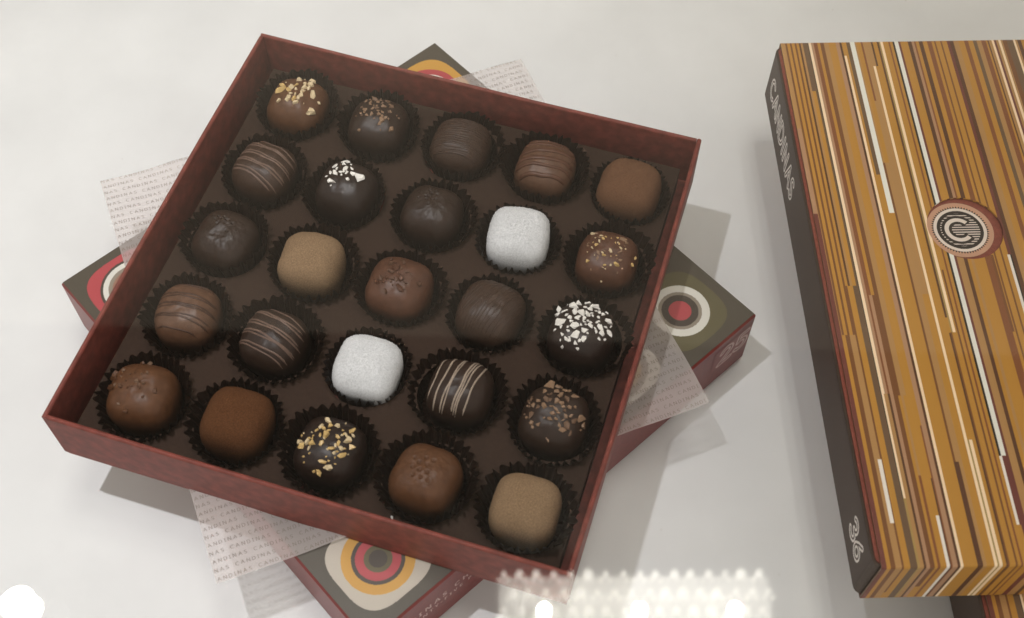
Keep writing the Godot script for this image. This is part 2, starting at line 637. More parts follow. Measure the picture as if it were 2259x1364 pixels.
func open_box() -> void:
	var o := thing("open_gift_box", "open square red paper tray filled with twenty-five chocolates", "gift box")
	o.position = BOX_AT
	o.rotation.y = BOX_TURN
	var h := BOX_S / 2
	var t := 0.0017
	var st := st_new()
	prism(st, round_rect(-h + t, h - t, -h + t, h - t, 0.0004), 0.0003, 0.0018)
	part(o, "floor_panel", done(st), mats.red_paper)
	for k in 4:
		st = st_new()
		# each side panel butts against the next one; rounded paper-wrapped rim
		var pts := [Vector2(-h, 0.0), Vector2(-h + t, 0.0)]
		var prof := []
		prof.append(Vector2(h, 0.0004))
		prof.append(Vector2(h - 0.0004, 0.0))
		prof.append(Vector2(h - t, 0.0))
		prof.append(Vector2(h - t, BOX_H - 0.0009))
		for i in 7:
			var a := PI - PI * i / 6.0
			prof.append(Vector2(h - t / 2 + t / 2 * cos(a), BOX_H - 0.0009 + 0.0009 * sin(a)))
		prof.append(Vector2(h, 0.0004))
		var z0 := -h + 0.0003
		var z1 := h - t - 0.0001
		for i in prof.size() - 1:
			var a: Vector2 = prof[i]
			var b: Vector2 = prof[i + 1]
			for q in 14:
				var za := lerpf(z0, z1, q / 14.0)
				var zb := lerpf(z0, z1, (q + 1) / 14.0)
				quad(st, bowed(a, za, k), bowed(a, zb, k), bowed(b, zb, k), bowed(b, za, k))
		for zz in [z0, z1]:
			for i in range(1, prof.size() - 1):
				var a := Vector3(prof[0].x, prof[0].y, zz)
				var b := Vector3(prof[i].x, prof[i].y, zz)
				var c := Vector3(prof[i + 1].x, prof[i + 1].y, zz)
				if zz == z1:
					tri(st, a, c, b)
				else:
					tri(st, a, b, c)
		var w := part(o, "side_panel", done(st), mats.red_paper)
		w.rotation.y = PI / 2 * k
	# insert
	var b := 0.0846
	var hole := 0.0146
	st = st_new()
	var p := PITCH * MM
	var seg := 32
	for iz in 5:
		for ix in 5:
			var c := Vector3((ix - 2) * p + 0.0012, BOARD_Y, (iz - 2) * p + 0.0008)
			var x0 := -b if ix == 0 else c.x - p / 2
			var x1 := b if ix == 4 else c.x + p / 2
			var z0 := -b if iz == 0 else c.z - p / 2
			var z1 := b if iz == 4 else c.z + p / 2
			var outer := []
			for i in seg:
				var a := TAU * (i + 0.5) / seg
				var dx := cos(a)
				var dz := -sin(a)
				var kx := ((x1 if dx > 0 else x0) - c.x) / dx if absf(dx) > 1e-6 else 1e9
				var kz := ((z1 if dz > 0 else z0) - c.z) / dz if absf(dz) > 1e-6 else 1e9
				var kk := minf(kx, kz)
				outer.append(Vector3(c.x + dx * kk, BOARD_Y, c.z + dz * kk))
			for cn in [Vector3(x1, BOARD_Y, z0), Vector3(x0, BOARD_Y, z0), Vector3(x0, BOARD_Y, z1), Vector3(x1, BOARD_Y, z1)]:
				var best := 0
				for i in seg:
					if outer[i].distance_to(cn) < outer[best].distance_to(cn):
						best = i
				outer[best] = cn
			for i in seg:
				var j := (i + 1) % seg
				var a0 := TAU * (i + 0.5) / seg
				var a1 := TAU * (i + 1.5) / seg
				var q0 := c + Vector3(cos(a0), 0, -sin(a0)) * hole
				var q1 := c + Vector3(cos(a1), 0, -sin(a1)) * hole
				quad(st, q0, outer[i], outer[j], q1)
				quad(st, q1 - Vector3(0, 0.001, 0), q0 - Vector3(0, 0.001, 0), q0, q1)
	var ring := round_rect(-b, b, -b, b, 0.0008, 2)
	for i in ring.size():
		var a: Vector3 = ring[i] + Vector3(0, BOARD_Y, 0)
		var d: Vector3 = ring[(i + 1) % ring.size()] + Vector3(0, BOARD_Y, 0)
		quad(st, a - Vector3(0, 0.0108, 0), d - Vector3(0, 0.0108, 0), d, a)
	var ins := part(self, "box_insert", done(st), mats.brown_board)
	ins.position = BOX_AT
	ins.rotation.y = BOX_TURN
	tag(ins, "dark brown card insert with round holes lining the open red tray", "card insert")

# ---------------------------------------------------------------- striped 36-piece boxes
const INKS := {"O": [187, 134, 52], "T": [178, 134, 80], "P": [178, 136, 102], "B": [122, 76, 38], "D": [92, 56, 32], "R": [134, 80, 44], "K": [110, 84, 60], "G": [238, 236, 226], "C": [250, 222, 186], "W": [240, 231, 222], "N": [44, 34, 27], "M": [112, 58, 48], "Y": [172, 140, 80]}

func stripe_image() -> Image:
	var im := Image.create(2048, 1000, false, Image.FORMAT_RGB8)
	var ink := {}
	for k in INKS:
		ink[k] = Color8(INKS[k][0], INKS[k][1], INKS[k][2])
	im.fill(ink.O)
	var X := 2048.0 / 216.0
	var put := func(x0: float, x1: float, a1: float, a0: float, k: String) -> void:   # across in mm, along from far (221) to the front's lower edge (-30)
		var r0 := int(round((221.0 - a1) * 4.0 * 0.996))
		var r1 := int(round((221.0 - a0) * 4.0 * 0.996))
		im.fill_rect(Rect2i(int(round(x0 * X)), r0, maxi(1, int(round(x1 * X)) - int(round(x0 * X))), r1 - r0), ink[k])
	var far := [[0.0, "T"], [1.8, "B"], [2.5, "O"], [3.7, "B"], [4.4, "O"], [5.6, "B"], [6.3, "O"], [7.3, "D"], [8.0, "T"], [8.9, "K"], [11.0, "N"], [11.2, "C"], [12.2, "P"], [13.3, "R"], [14.8, "O"], [15.9, "B"], [17.4, "T"], [19.3, "O"], [22.2, "P"], [23.7, "D"], [24.6, "O"], [26.5, "K"], [28.0, "G"], [29.8, "T"], [30.6, "O"], [32.4, "R"], [33.1, "T"], [36.5, "D"], [37.2, "O"], [38.9, "D"], [39.7, "Y"], [40.3, "C"], [41.3, "O"], [43.6, "R"], [44.2, "O"], [45.2, "N"], [46.0, "G"], [47.6, "M"], [48.4, "O"], [51.5, "D"], [52.9, "P"], [54.0, "R"], [54.6, "O"], [55.9, "D"], [57.5, "O"], [59.3, "R"], [61.1, "O"], [62.1, "B"], [62.8, "O"], [64.7, "B"], [65.3, "O"], [67.3, "M"], [68.4, "D"], [69.9, "T"], [72.0, "O"], [74.4, "R"], [75.9, "O"], [77.9, "K"], [79.4, "T"], [81.3, "R"], [83.1, "O"], [83.9, "D"], [84.4, "T"], [85.5, "C"], [86.5, "M"], [87.3, "T"], [88.3, "C"], [89.2, "T"], [90.0, "B"], [91.7, "K"], [94.3, "C"], [95.1, "T"], [96.0, "D"], [97.5, "O"], [101, "B"], [102, "O"]]
	for i in far.size() - 1:
		put.call(far[i][0], far[i + 1][0], 221, -30, far[i][1])
	# changes along the stripes
	put.call(0.0, 1.6, 176, 135.7, "P")
	put.call(0.0, 1.6, 135.7, -30, "M")
	put.call(1.6, 2.8, 84, -30, "O")
	put.call(8.9, 10.2, 195, -30, "O")
	put.call(2.8, 4.3, 83.9, -30, "B")
	put.call(4.3, 6.3, 83.9, -30, "T")
	put.call(6.3, 7.0, 104, -22, "B")
	put.call(7.0, 9.0, 104, -30, "O")
	put.call(9.0, 10.4, 104, -30, "K")
	put.call(5.4, 6.6, 37.1, 15.0, "W")
	put.call(10.2, 11.2, 23.1, -30, "K")
	put.call(11.2, 11.9, 23.1, -30, "Y")
	put.call(11.9, 13.2, 60.9, -30, "T")
	put.call(13.2, 13.9, 60.9, -30, "D")
	put.call(13.9, 15.1, 100, -30, "P")
	put.call(15.1, 16.6, 100, -17, "B")
	put.call(15.1, 16.6, -17, -30, "O")
	put.call(16.6, 17.5, 60, -30, "O")
	put.call(17.5, 18.3, 30.9, -30, "R")
	put.call(18.3, 20.2, 60, -30, "O")
	put.call(21.6, 22.2, 48.8, -30, "R")
	put.call(20.2, 21.3, 17.1, -30, "W")
	put.call(21.3, 21.7, 30, -30, "D")
	put.call(22.2, 23.0, 100, -30, "P")
	put.call(24.6, 25.5, 213.3, -30, "C")
	put.call(25.5, 28.0, 153.3, -30, "O")
	put.call(28.0, 30.2, 135.5, -30, "O")
	put.call(30.0, 30.7, 158.8, 35.4, "B")
	put.call(30.7, 33.3, 158.8, 35.4, "T")
	put.call(30.0, 31.6, 35.4, -30, "D")
	put.call(31.6, 32.8, 35.4, -30, "T")
	put.call(32.4, 33.1, 189.3, 158, "T")
	put.call(32.8, 35.1, 100, -30, "O")
	put.call(35.2, 36.2, 207.5, -30, "C")
	put.call(36.2, 37.2, 207.5, -30, "O")
	put.call(38.2, 38.9, 90.2, -30, "O")
	put.call(38.9, 39.7, 90.2, 84, "O")
	put.call(36.7, 37.8, 43.2, -30, "C")
	put.call(36.2, 36.7, 43.2, -30, "Y")
	put.call(39.7, 41.3, 84.3, -30, "O")
	put.call(39.4, 40.0, 84.3, -30, "B")
	put.call(41.9, 42.5, 110, -30, "B")
	put.call(45.2, 47.6, 37.2, 13.3, "M")
	put.call(45.2, 46.2, 37.2, 13.3, "W")
	put.call(45.2, 47.6, 13.3, -30, "O")
	put.call(46.6, 47.8, 13.3, -30, "M")
	put.call(48.4, 50.8, 116, -30, "T")
	put.call(50.8, 52.1, 116, -30, "D")
	put.call(52.1, 58.5, 116, -30, "O")
	put.call(53.4, 54.4, 116, -30, "T")
	put.call(58.5, 60.0, 116, -30, "R")
	put.call(60.9, 61.8, 116, 84, "B")
	put.call(66.9, 67.9, 116, -30, "W")
	put.call(67.9, 68.5, 116, -30, "N")
	# the part past the picture's edge: the same bands again
	im.blit_rect(im, Rect2i(int(6 * X), 0, int(96 * X), 1000), Vector2i(int(102 * X), 0))
	im.blit_rect(im, Rect2i(int(20 * X), 0, int(18 * X), 1000), Vector2i(int(198 * X), 0))
	return im

func emblem_image() -> Image:
	var n := 384
	var im := Image.create(n, n, false, Image.FORMAT_RGB8)
	var beige := Color8(200, 154, 126)
	var black := Color8(44, 34, 28)
	var white := Color8(232, 218, 206)
	for py in n:
		for px in n:
			var q := Vector2(px + 0.5 - n / 2.0, py + 0.5 - n / 2.0) / (n / 2.0)
			var r := q.length()
			var a := q.angle()
			var c := beige
			var tooth := absf(fposmod(a / TAU * 62.0, 1.0) - 0.5) * 2.0
			if r < 0.79 + 0.085 * tooth:
				c = black
			if r < 0.80 and r > 0.70:
				c = white
			if r < 0.60 and fposmod(q.y * 11.5 + 0.25, 1.0) < 0.42:
				c = white
			# C with a dark surround
			var qc := q - Vector2(-0.04, 0.0)
			var rc := qc.length()
			var opened := absf(qc.angle()) < 0.75
			if rc > 0.21 and rc < 0.52 and absf(qc.angle()) > 0.62:
				c = black
			if rc > 0.30 and rc < 0.43 and not opened:
				c = white
			im.set_pixel(px, py, c)
	return im

func striped_boxes() -> void:
	var print_ := mat("striped_print", Color.WHITE, 0.5, 0.4)
	print_.albedo_texture = ImageTexture.create_from_image(stripe_image())
	print_.texture_repeat = false
	var dark := grain(mat("dark_brown_paper", lin(0.072, 0.045, 0.032), 0.55, 0.4), mats.tex_card, 16.0)
	var end_im := Image.create(2048, 200, false, Image.FORMAT_RGB8)
	var dk := lin(0.068, 0.043, 0.031)
	end_im.fill(dk)
	var s := 2048.0 / 219.0
	draw_outlined(end_im, "CANDINAS", Vector2(5.5 * s, 137), 7.7 * s, 0.19, lin(0.85, 0.80, 0.75), dk)
	draw_outlined(end_im, "36", Vector2(201.5 * s, 137), 8.2 * s, 0.16, lin(0.85, 0.80, 0.75), dk)
	var end_m := mat("box_end_print", Color.WHITE, 0.55, 0.4)
	end_m.albedo_texture = ImageTexture.create_from_image(end_im)
	var emblem := mat("emblem_print", Color.WHITE, 0.5, 0.4)
	emblem.albedo_texture = ImageTexture.create_from_image(emblem_image())
	var red_top := grain(mat("red_box_top", lin(0.30, 0.072, 0.045), 0.5, 0.4), mats.tex_card, 16.0)
	var L := 0.22088
	var H := 0.0284
	var W := 0.216
	var t := 0.0007
	var hc := Vector3(0.0543, 0, -0.128)
	var hr := 0.0137
	for n in 2:
		var o := thing("striped_gift_box", "striped orange gift box with round emblem window, lying on top of another striped box" if n == 0 else "striped orange gift box lying on the table underneath the other striped box", "gift box")
		# origin: nearest left corner of the sleeve; x across, -z along
		o.rotation.y = 0.04199
		var corner := Vector3(0.11552, 0.02886, -0.13662)
		if n == 1:
			corner += Basis(Vector3.UP, 0.04199) * Vector3(0.042, 0, 0.05)
			corner.y = 0.0001
		o.position = corner
		# sleeve: profile in (along, up), closed round the box; v follows it from the far top edge over the front
		var prof := []
		var r := 0.0009
		for k in 4:
			var cc: Vector2 = [Vector2(-L + r, H - r), Vector2(-r, H - r), Vector2(-r, r), Vector2(-L + r, r)][k]
			for i in 4:
				var a: float = [PI, PI / 2, 0.0, -PI / 2][k] - PI / 2 * i / 3.0
				prof.append(cc + Vector2(cos(a), sin(a)) * r)
		var st := st_new()
		var inner := []
		for k in prof.size():
			var a: Vector2 = prof[(k + prof.size() - 1) % prof.size()]
			var b: Vector2 = prof[(k + 1) % prof.size()]
			var d := (b - a).normalized()
			inner.append(prof[k] + Vector2(d.y, -d.x) * t)
		for k in prof.size():
			var j := (k + 1) % prof.size()
			var a: Vector2 = prof[k]
			var b: Vector2 = prof[j]
			var ia: Vector2 = inner[k]
			var ib: Vector2 = inner[j]
			var va := vof(a, L, H)
			var vb := vof(b, L, H)
			var flat_top := k == 3
			if not flat_top:
				quad(st, Vector3(0, a.y, a.x), Vector3(0, b.y, b.x), Vector3(W, b.y, b.x), Vector3(W, a.y, a.x), [Vector2(0, va), Vector2(0, vb), Vector2(1, vb), Vector2(1, va)])
				quad(st, Vector3(0, ib.y, ib.x), Vector3(0, ia.y, ia.x), Vector3(W, ia.y, ia.x), Vector3(W, ib.y, ib.x), [Vector2(0, vb), Vector2(0, va), Vector2(0, va), Vector2(0, vb)])
			for x in [0.0, W]:
				var q := [Vector3(x, a.y, a.x), Vector3(x, ia.y, ia.x), Vector3(x, ib.y, ib.x), Vector3(x, b.y, b.x)]
				var uv := [Vector2(0.05, va), Vector2(0.05, va), Vector2(0.05, vb), Vector2(0.05, vb)]
				if x == 0.0:
					quad(st, q[0], q[1], q[2], q[3], uv)
				else:
					quad(st, q[3], q[2], q[1], q[0], uv)
		# the top panel with its round window
		var z0: float = prof[3].x
		var z1: float = prof[4].x
		var angs := []
		for i in 72:
			angs.append(TAU * i / 72)
		for c in [Vector2(0, z0), Vector2(W, z0), Vector2(W, z1), Vector2(0, z1)]:
			angs.append(fposmod(atan2(-(c.y - hc.z), c.x - hc.x), TAU))
		angs.sort()
		var ring := []
		for a in angs:
			var dx := cos(a)
			var dz := -sin(a)
			var kx := ((W if dx > 0 else 0.0) - hc.x) / dx if absf(dx) > 1e-6 else 1e9
			var kz := ((z1 if dz > 0 else z0) - hc.z) / dz if absf(dz) > 1e-6 else 1e9
			var k := minf(kx, kz)
			ring.append([Vector3(hc.x + dx * hr, H, hc.z + dz * hr), Vector3(hc.x + dx * k, H, hc.z + dz * k)])
		for i in ring.size():
			var j := (i + 1) % ring.size()
			var q := [ring[i][0], ring[i][1], ring[j][1], ring[j][0]]
			var uv := q.map(func(v): return Vector2(v.x / W, vof(Vector2(v.z, H), L, H)))
			quad(st, q[0], q[1], q[2], q[3], uv)
			var dn := Vector3(0, t, 0)
			quad(st, q[3] - dn, q[2] - dn, q[1] - dn, q[0] - dn, [uv[3], uv[2], uv[1], uv[0]])
			quad(st, q[3] - dn, q[0] - dn, q[0], q[3], [uv[0], uv[0], uv[0], uv[0]])
		part(o, "sleeve", done(st), print_)
		# the box inside, standing 4 mm out of the sleeve's left end
		st = st_new()
		var x0 := -0.0019
		var zi0 := -L + t + 0.0006
		var zi1 := -t - 0.0006
		prism(st, round_rect(x0, W - 0.006, zi0, zi1, 0.0026, 5), t + 0.0002, H - t - 0.0005, 0.0006, false)
		var box := part(o, "inner_box", done(st), dark)
		st = st_new()
		prism(st, round_rect(x0 + 0.0008, W - 0.0068, zi0 + 0.0008, zi1 - 0.0008, 0.0020, 5), H - t - 0.0010, H - t - 0.0004, 0.0, true, false)
		part(box, "box_top", done(st), red_top)
		st = st_new()
		var xe := x0 - 0.00008
		quad(st, Vector3(xe, 0.0022, zi0 + 0.0028), Vector3(xe, 0.0022, zi1 - 0.0028), Vector3(xe, H - 0.0024, zi1 - 0.0028), Vector3(xe, H - 0.0024, zi0 + 0.0028), [Vector2(0, 1), Vector2(1, 1), Vector2(1, 0), Vector2(0, 0)])
		part(box, "end_lettering", done(st), end_m)
		st = st_new()
		var ec := Vector3(0.0528, H - t - 0.0002, -0.1278)
		for i in 64:
			var a := TAU * i / 64
			var b := TAU * (i + 1) / 64
			for q in [Vector2.ZERO, Vector2(cos(b), -sin(b)), Vector2(cos(a), -sin(a))]:
				st.set_uv(Vector2(0.5, 0.5) + q * 0.5)
				st.add_vertex(ec + Vector3(q.x, 0, q.y) * 0.0121)
		part(box, "emblem", done(st), emblem)

func vof(p: Vector2, L: float, H: float) -> float:
	if p.y > H - 0.001 + 1e-5:
		return clampf((p.x + L) / 0.251, 0, 1)
	if p.x > -0.002:
		return clampf((L + (H - p.y)) / 0.251, 0, 1)
	return 0.0 if p.x < -L + 0.002 else 0.9

# ---------------------------------------------------------------- chocolates
var R := 0.0114
var shp := {}

var lumps := FastNoiseLite.new()

func radius(th: float, n: float) -> float:
	return R / pow(pow(absf(cos(th)), n) + pow(absf(sin(th)), n), 1.0 / n) * (1.0 + 0.035 * lumps.get_noise_2d(cos(th) * 1.1 + 9.0, sin(th) * 1.1))

func lump(x: float, z: float) -> float:
	return 0.0007 * lumps.get_noise_2d(x * 110.0, z * 110.0)

# height of the chocolate's skin over a point of its plan
func skin(x: float, z: float) -> float:
	var r := sqrt(x * x + z * z)
	var rho: float = r / (radius(atan2(-z, x), shp.n) * shp.size)
	if rho >= 1.0:
		return shp.mid
	return shp.mid + (shp.h - shp.mid + lump(x, z)) * pow(1.0 - pow(rho, shp.m), 1.0 / shp.m)

func skin_normal(x: float, z: float) -> Vector3:
	var e := 0.0002
	return Vector3(skin(x - e, z) - skin(x + e, z), 2 * e, skin(x, z - e) - skin(x, z + e)).normalized()

func body_mesh(dimples := [], fine := false) -> ArrayMesh:
	var st := st_new(true)
	var ns := 144 if fine else 56
	var nr := 64 if fine else 22
	var rows := []
	for i in nr + 5:
		var row := []
		for j in ns:
			var th := TAU * j / ns
			var rr: float = radius(th, shp.n) * shp.size
			var y: float
			var f: float
			if i < 4:
				y = shp.mid * i / 4.0
				f = lerpf(0.90, 1.0, sin(PI / 2 * i / 4.0))
			else:
				var ph := PI / 2 * (i - 4) / float(nr)
				f = pow(maxf(cos(ph), 0.0), 2.0 / shp.m)
				y = shp.mid + (shp.h - shp.mid + lump(rr * f * cos(th), -rr * f * sin(th))) * pow(sin(ph), 2.0 / shp.m)
			var v := Vector3(rr * f * cos(th), y, -rr * f * sin(th))
			for d in dimples:
				var q := Vector2(v.x - d[0], v.z - d[1]).length()
				if y > shp.mid and q < 0.003:
					v.y -= d[2] * (0.95 * exp(-pow(q / (0.0009 * d[2]), 2)) - 0.18 * exp(-pow((q - 0.0014 * d[2]) / 0.0004, 2))) * MM
			row.append(v)
		rows.append(row)
	for i in rows.size() - 1:
		for j in ns:
			var k := (j + 1) % ns
			quad(st, rows[i][j], rows[i][k], rows[i + 1][k], rows[i + 1][j])
	st.index()
	st.generate_normals()
	return st.commit()

func chip_meshes(flat: float, sd: int) -> Array:
	var g := RandomNumberGenerator.new()
	g.seed = sd
	var out := []
	for v in 6:
		var st := st_new()
		var n := 5 + v % 3
		var lo := []
		var hi := []
		for i in n:
			var a := TAU * (i + g.randf_range(-0.3, 0.3)) / n
			var r := g.randf_range(0.4, 1.2)
			var sx := g.randf_range(0.75, 1.0)
			lo.append(Vector3(r * cos(a) * sx, -0.5 * flat, -r * sin(a)))
			hi.append(Vector3(r * cos(a) * sx * 0.72, flat * g.randf_range(0.25, 0.7), -r * sin(a) * 0.72) + Vector3(g.randf_range(-0.15, 0.15), 0, g.randf_range(-0.15, 0.15)))
		for i in n:
			var j := (i + 1) % n
			quad(st, lo[i], lo[j], hi[j], hi[i])
			tri(st, hi[i], hi[j], Vector3(0, flat * 0.6, 0))
			tri(st, lo[j], lo[i], Vector3(0, -flat * 0.5, 0))
		out.append(done(st))
	return out

func scatter(o: Node3D, called: String, meshes: Array, mset: Array, count: int, at: Vector2, spread: float, lo: float, hi: float, loose := 0, sink := 0.15) -> void:
	var placed := []
	var tries := 0
	while placed.size() < count + loose and tries < 4000:
		tries += 1
		var q: Vector2
		if placed.size() < count:
			q = at + Vector2(rng.randfn(0, 0.55), rng.randfn(0, 0.55)) * spread
		else:
			var a := rng.randf() * TAU
			q = Vector2(cos(a), sin(a)) * rng.randf_range(5.5, 10.0)
		if q.length() > 10.8:
			continue
		var s := lerpf(lo * 0.7, hi, pow(rng.randf(), 1.6))
		var ok := true
		for p in placed:
			if p[0].distance_to(q) < (s + p[1]) * 0.52:
				ok = false
		if not ok:
			continue
		placed.append([q, s])
		var x := q.x * MM
		var z := q.y * MM
		var c := part(o, called, meshes[rng.randi() % meshes.size()], mset[rng.randi() % mset.size()])
		var nn := skin_normal(x, z)
		var b := Basis(Quaternion(Vector3.UP, nn)) * Basis.from_euler(Vector3(rng.randfn(0, 0.28), rng.randf() * TAU, rng.randfn(0, 0.28)))
		c.transform = Transform3D(b * Basis.from_scale(Vector3(rng.randf_range(0.6, 1.25), rng.randf_range(0.7, 1.1), rng.randf_range(0.8, 1.3)) * s * MM), Vector3(x, skin(x, z), z) + nn * s * MM * sink)

# drizzled lines: deg is their direction in plan, offs their offsets in mm
func drizzle(o: Node3D, m: Material, deg: float, offs: Array, thick: float, bow := 0.0) -> void:
	var u := Vector2(cos(deg_to_rad(deg)), sin(deg_to_rad(deg)))
	var w := Vector2(-u.y, u.x)
	for d in offs:
		var pts := []
		var ups := []
		var n := 26
		var ph := rng.randf() * TAU
		var slant := rng.randfn(0, 0.035)
		for i in n + 1:
			var s := sin(-PI / 2 + PI * i / n) * 12.6
			var dd: float = d + slant * s + 0.16 * sin(s * 0.5 + ph) + bow * s * s / 150.0
			var q := (u * s + w * dd) * MM
			var lim: float = radius(atan2(-q.y, q.x), shp.n) * shp.size
			if q.length() > lim * 0.992:
				continue
			pts.append(Vector3(q.x, skin(q.x, q.y), q.y))
			ups.append(skin_normal(q.x, q.y))
		if pts.size() < 4:
			continue
		var st := st_new(true)
		tube(st, pts, ups, thick * rng.randf_range(0.8, 1.25) * MM, thick * 0.6 * MM, 8)
		st.index()
		part(o, "drizzle_line", done(st), m)

func cup_mesh(sd: int, rim: float, base: float, high: float, pleats: int) -> ArrayMesh:
	var g := RandomNumberGenerator.new()
	g.seed = sd
	var st := st_new(true)
	var per := 8
	var ns := pleats * per
	var nr := 5
	var amp := []
	var dev := []
	for i in pleats:
		amp.append(g.randf_range(0.45, 1.4))
		dev.append(g.randf_range(-0.6, 0.6))
	var jit := []
	for i in pleats:
		jit.append(g.randf_range(-0.32, 0.32))
	var rows := []
	for k in nr + 1:
		var t := float(k) / nr
		var row := []
		for j in ns:
			var p := j / per
			var f := float(j % per) / per
			var nx := (p + 1) % pleats
			var wave := 0.5 - 0.5 * cos(TAU * f)
			wave = pow(wave, 0.8)
			var rr := lerpf(base, rim, pow(t, 1.0)) + (lerpf(dev[p], dev[nx], f) + sin(TAU * j / ns * 2.0 + sd) * 0.35) * t
			rr += (wave - 0.5) * 2.0 * lerpf(0.25, 1.0, t) * lerpf(amp[p], amp[nx], f)
			var a := TAU * (float(j) / per + lerpf(jit[p], jit[nx], f)) / pleats
			row.append(Vector3(cos(a) * rr, (high + dev[p] * 0.7) * t + 0.25 * t * sin(a * 3 + sd), -sin(a) * rr) * MM)
		rows.append(row)
	for k in nr:
		for j in ns:
			var l := (j + 1) % ns
			quad(st, rows[k][j], rows[k][l], rows[k + 1][l], rows[k + 1][j])
	for j in ns:
		tri(st, rows[0][j], rows[0][(j + 1) % ns], Vector3.ZERO)
	st.index()
	return done(st)

func chocolates() -> void:
	var cups := []
	for i in 7:
		cups.append([cup_mesh(50 + i, 15.9, 12.3, 13.0, 34), cup_mesh(60 + i, 15.0, 12.3, 11.0, 34)])
	var chunks := chip_meshes(0.75, 5)
	var flakes := chip_meshes(0.45, 6)
	var hexd := []
	for q in [[0, 0], [1, 0], [-1, 0], [0.5, 0.87], [-0.5, 0.87], [0.5, -0.87], [-0.5, -0.87], [0.0, -1.75], [1.0, -1.75], [-1.3, -1.2], [1.5, 0.9]]:
		hexd.append([(q[0] * 2.7 - 0.3) * MM, (q[1] * 2.7 + 1.2) * MM, 0.7])
	# [body material, kind, label, cup words]
	var rows := [
		["caramel", "nuts_pale", "caramel brown chocolate with pale chopped nuts, in a corner of the tray"],
		["dark", "nibs", "dark chocolate with a heap of tan nibs, beside the pale-nut corner chocolate"],
		["brown_dark", "fine", "brown chocolate with many close fine ridges, between the tan-nib and broad-ridged milk chocolates"],
		["milk", "ridges", "milk chocolate with broad ridges of its own colour, beside the cocoa-dusted corner truffle"],
		["cocoa", "dust", "cocoa-dusted reddish brown truffle in a tray corner, beside the broad-ridged milk chocolate"],
		["brown_dark", "lines_brown", "dark brown chocolate with paler lines, at the tray side beside the pale-nut chocolate"],
		["black_choc", "chips_few", "dark chocolate with a small patch of white chips on one side"],
		["dark", "pricked", "dark chocolate with a tiny pricked patch, in the middle of the second row"],
		["sugar", "sugar", "white sugar-dusted truffle beside the golden-nut milk chocolate at the tray edge"],
		["red_milk", "nuts_gold_small", "reddish milk chocolate sprinkled with small golden nuts at the tray edge"],
		["dark", "pricked", "dark chocolate with a tiny pricked patch, at the tray side facing the sheet of words"],
		["tan_dust", "dust", "pale tan dusted truffle between dark pricked and crumbed milk chocolates"],
		["red_milk", "crumbs", "milk chocolate with crumbs of its own colour at the very centre of the tray"],
		["brown_dark", "brushed", "plain dark brown chocolate with faint brushed ridges, beside the one covered in white chips"],
		["black_choc", "chips_many", "dark chocolate thickly covered with white chips at the tray edge"],
		["milk", "lines_dark", "milk chocolate with dark brown lines at the tray side"],
		["dark", "lines_brown", "dark chocolate with paler brown lines, between lined milk chocolate and sugared truffle"],
		["sugar", "sugar", "white sugar-dusted truffle between two lined dark chocolates"],
		["dark", "lines_pale", "dark chocolate with steep cream white lines"],
		["dark", "flakes", "dark chocolate heaped with tan flakes at the tray edge, next to the tan corner truffle"],
		["caramel", "crumbs_few", "caramel brown chocolate with a few brown crumbs in the tray corner"],
		["red_cocoa", "dust", "dark red cocoa-dusted truffle between crumbed caramel and golden-nut chocolates"],
		["black_choc", "nuts_gold", "very dark chocolate heaped with golden chopped nuts"],
		["caramel", "dotted", "caramel brown chocolate with a ring of round pricked dots on top"],
		["tan_dust", "dust", "pale tan dusted truffle in the tray corner, beside the dotted caramel chocolate"],
	]
	var frame := Transform3D(Basis(Vector3.UP, BOX_TURN), BOX_AT)
	var crumb := part(self, "crumb", flakes[2], mats.white_chip)
	crumb.transform = frame * Transform3D(Basis(Vector3.UP, 0.7) * Basis.from_scale(Vector3(0.5, 0.6, 1.5) * MM), Vector3(0.0285, BOARD_Y + 0.0003, 0.0835))
	tag(crumb, "tiny white crumb lying on the brown insert in front of the dotted chocolate", "crumb")
	for i in 25:
		var d: Array = rows[i]
		var kind: String = d[1]
		var ix := i % 5
		var iz := i / 5
		var soft := kind in ["dust", "sugar"]
		shp = {"n": 3.3 if soft else 3.0, "m": 2.7 if soft else 2.45, "h": rng.randf_range(18.6, 19.6) * MM, "mid": (8.5 if soft else 8.0) * MM, "size": rng.randf_range(0.97, 1.02)}
		lumps.seed = 100 + i
		lumps.frequency = 1.0
		var at := frame * (Vector3((ix - 2) * PITCH + 1.6, 5.6, (iz - 2) * PITCH + 1.1) * MM)
		# the pleated cup
		var tight := kind == "sugar" or i == 4 or i == 13
		var cup := part(self, "paper_cup", cups[(i * 3) % 7][1 if tight else 0], mats.cup_paper)
		cup.position = at + Vector3(rng.randfn(0, 0.0003), 0, rng.randfn(0, 0.0003))
		cup.basis = Basis.from_euler(Vector3(rng.randfn(0, 0.03), rng.randf() * TAU, rng.randfn(0, 0.03))) * Basis.from_scale(Vector3(rng.randf_range(0.96, 1.03), rng.randf_range(0.92, 1.06), rng.randf_range(0.96, 1.03)))
		var words_: String = d[2]
		tag(cup, "pleated dark brown paper cup around the " + short_name(i), "paper cup", "pleated paper cups")
		# the chocolate
		var o := thing("truffle" if soft else "chocolate", words_, "truffle" if soft else "chocolate", "chocolates in the open tray")
		o.position = at + Vector3(0, 0.00025, 0)
		o.basis = Basis(Vector3.UP, BOX_TURN + rng.randfn(0, 0.08)) * Basis.from_euler(Vector3(rng.randfn(0, 0.03), 0, rng.randfn(0, 0.03)))
		var dots := []
		if kind == "dotted":
			dots = hexd
		elif kind == "pricked":
			for q in 16:
				dots.append([rng.randfn(-0.5, 2.2) * MM, rng.randfn(-3.0, 1.8) * MM, 0.5])
		part(o, "body", body_mesh(dots, dots.size() > 0), mats[d[0]])
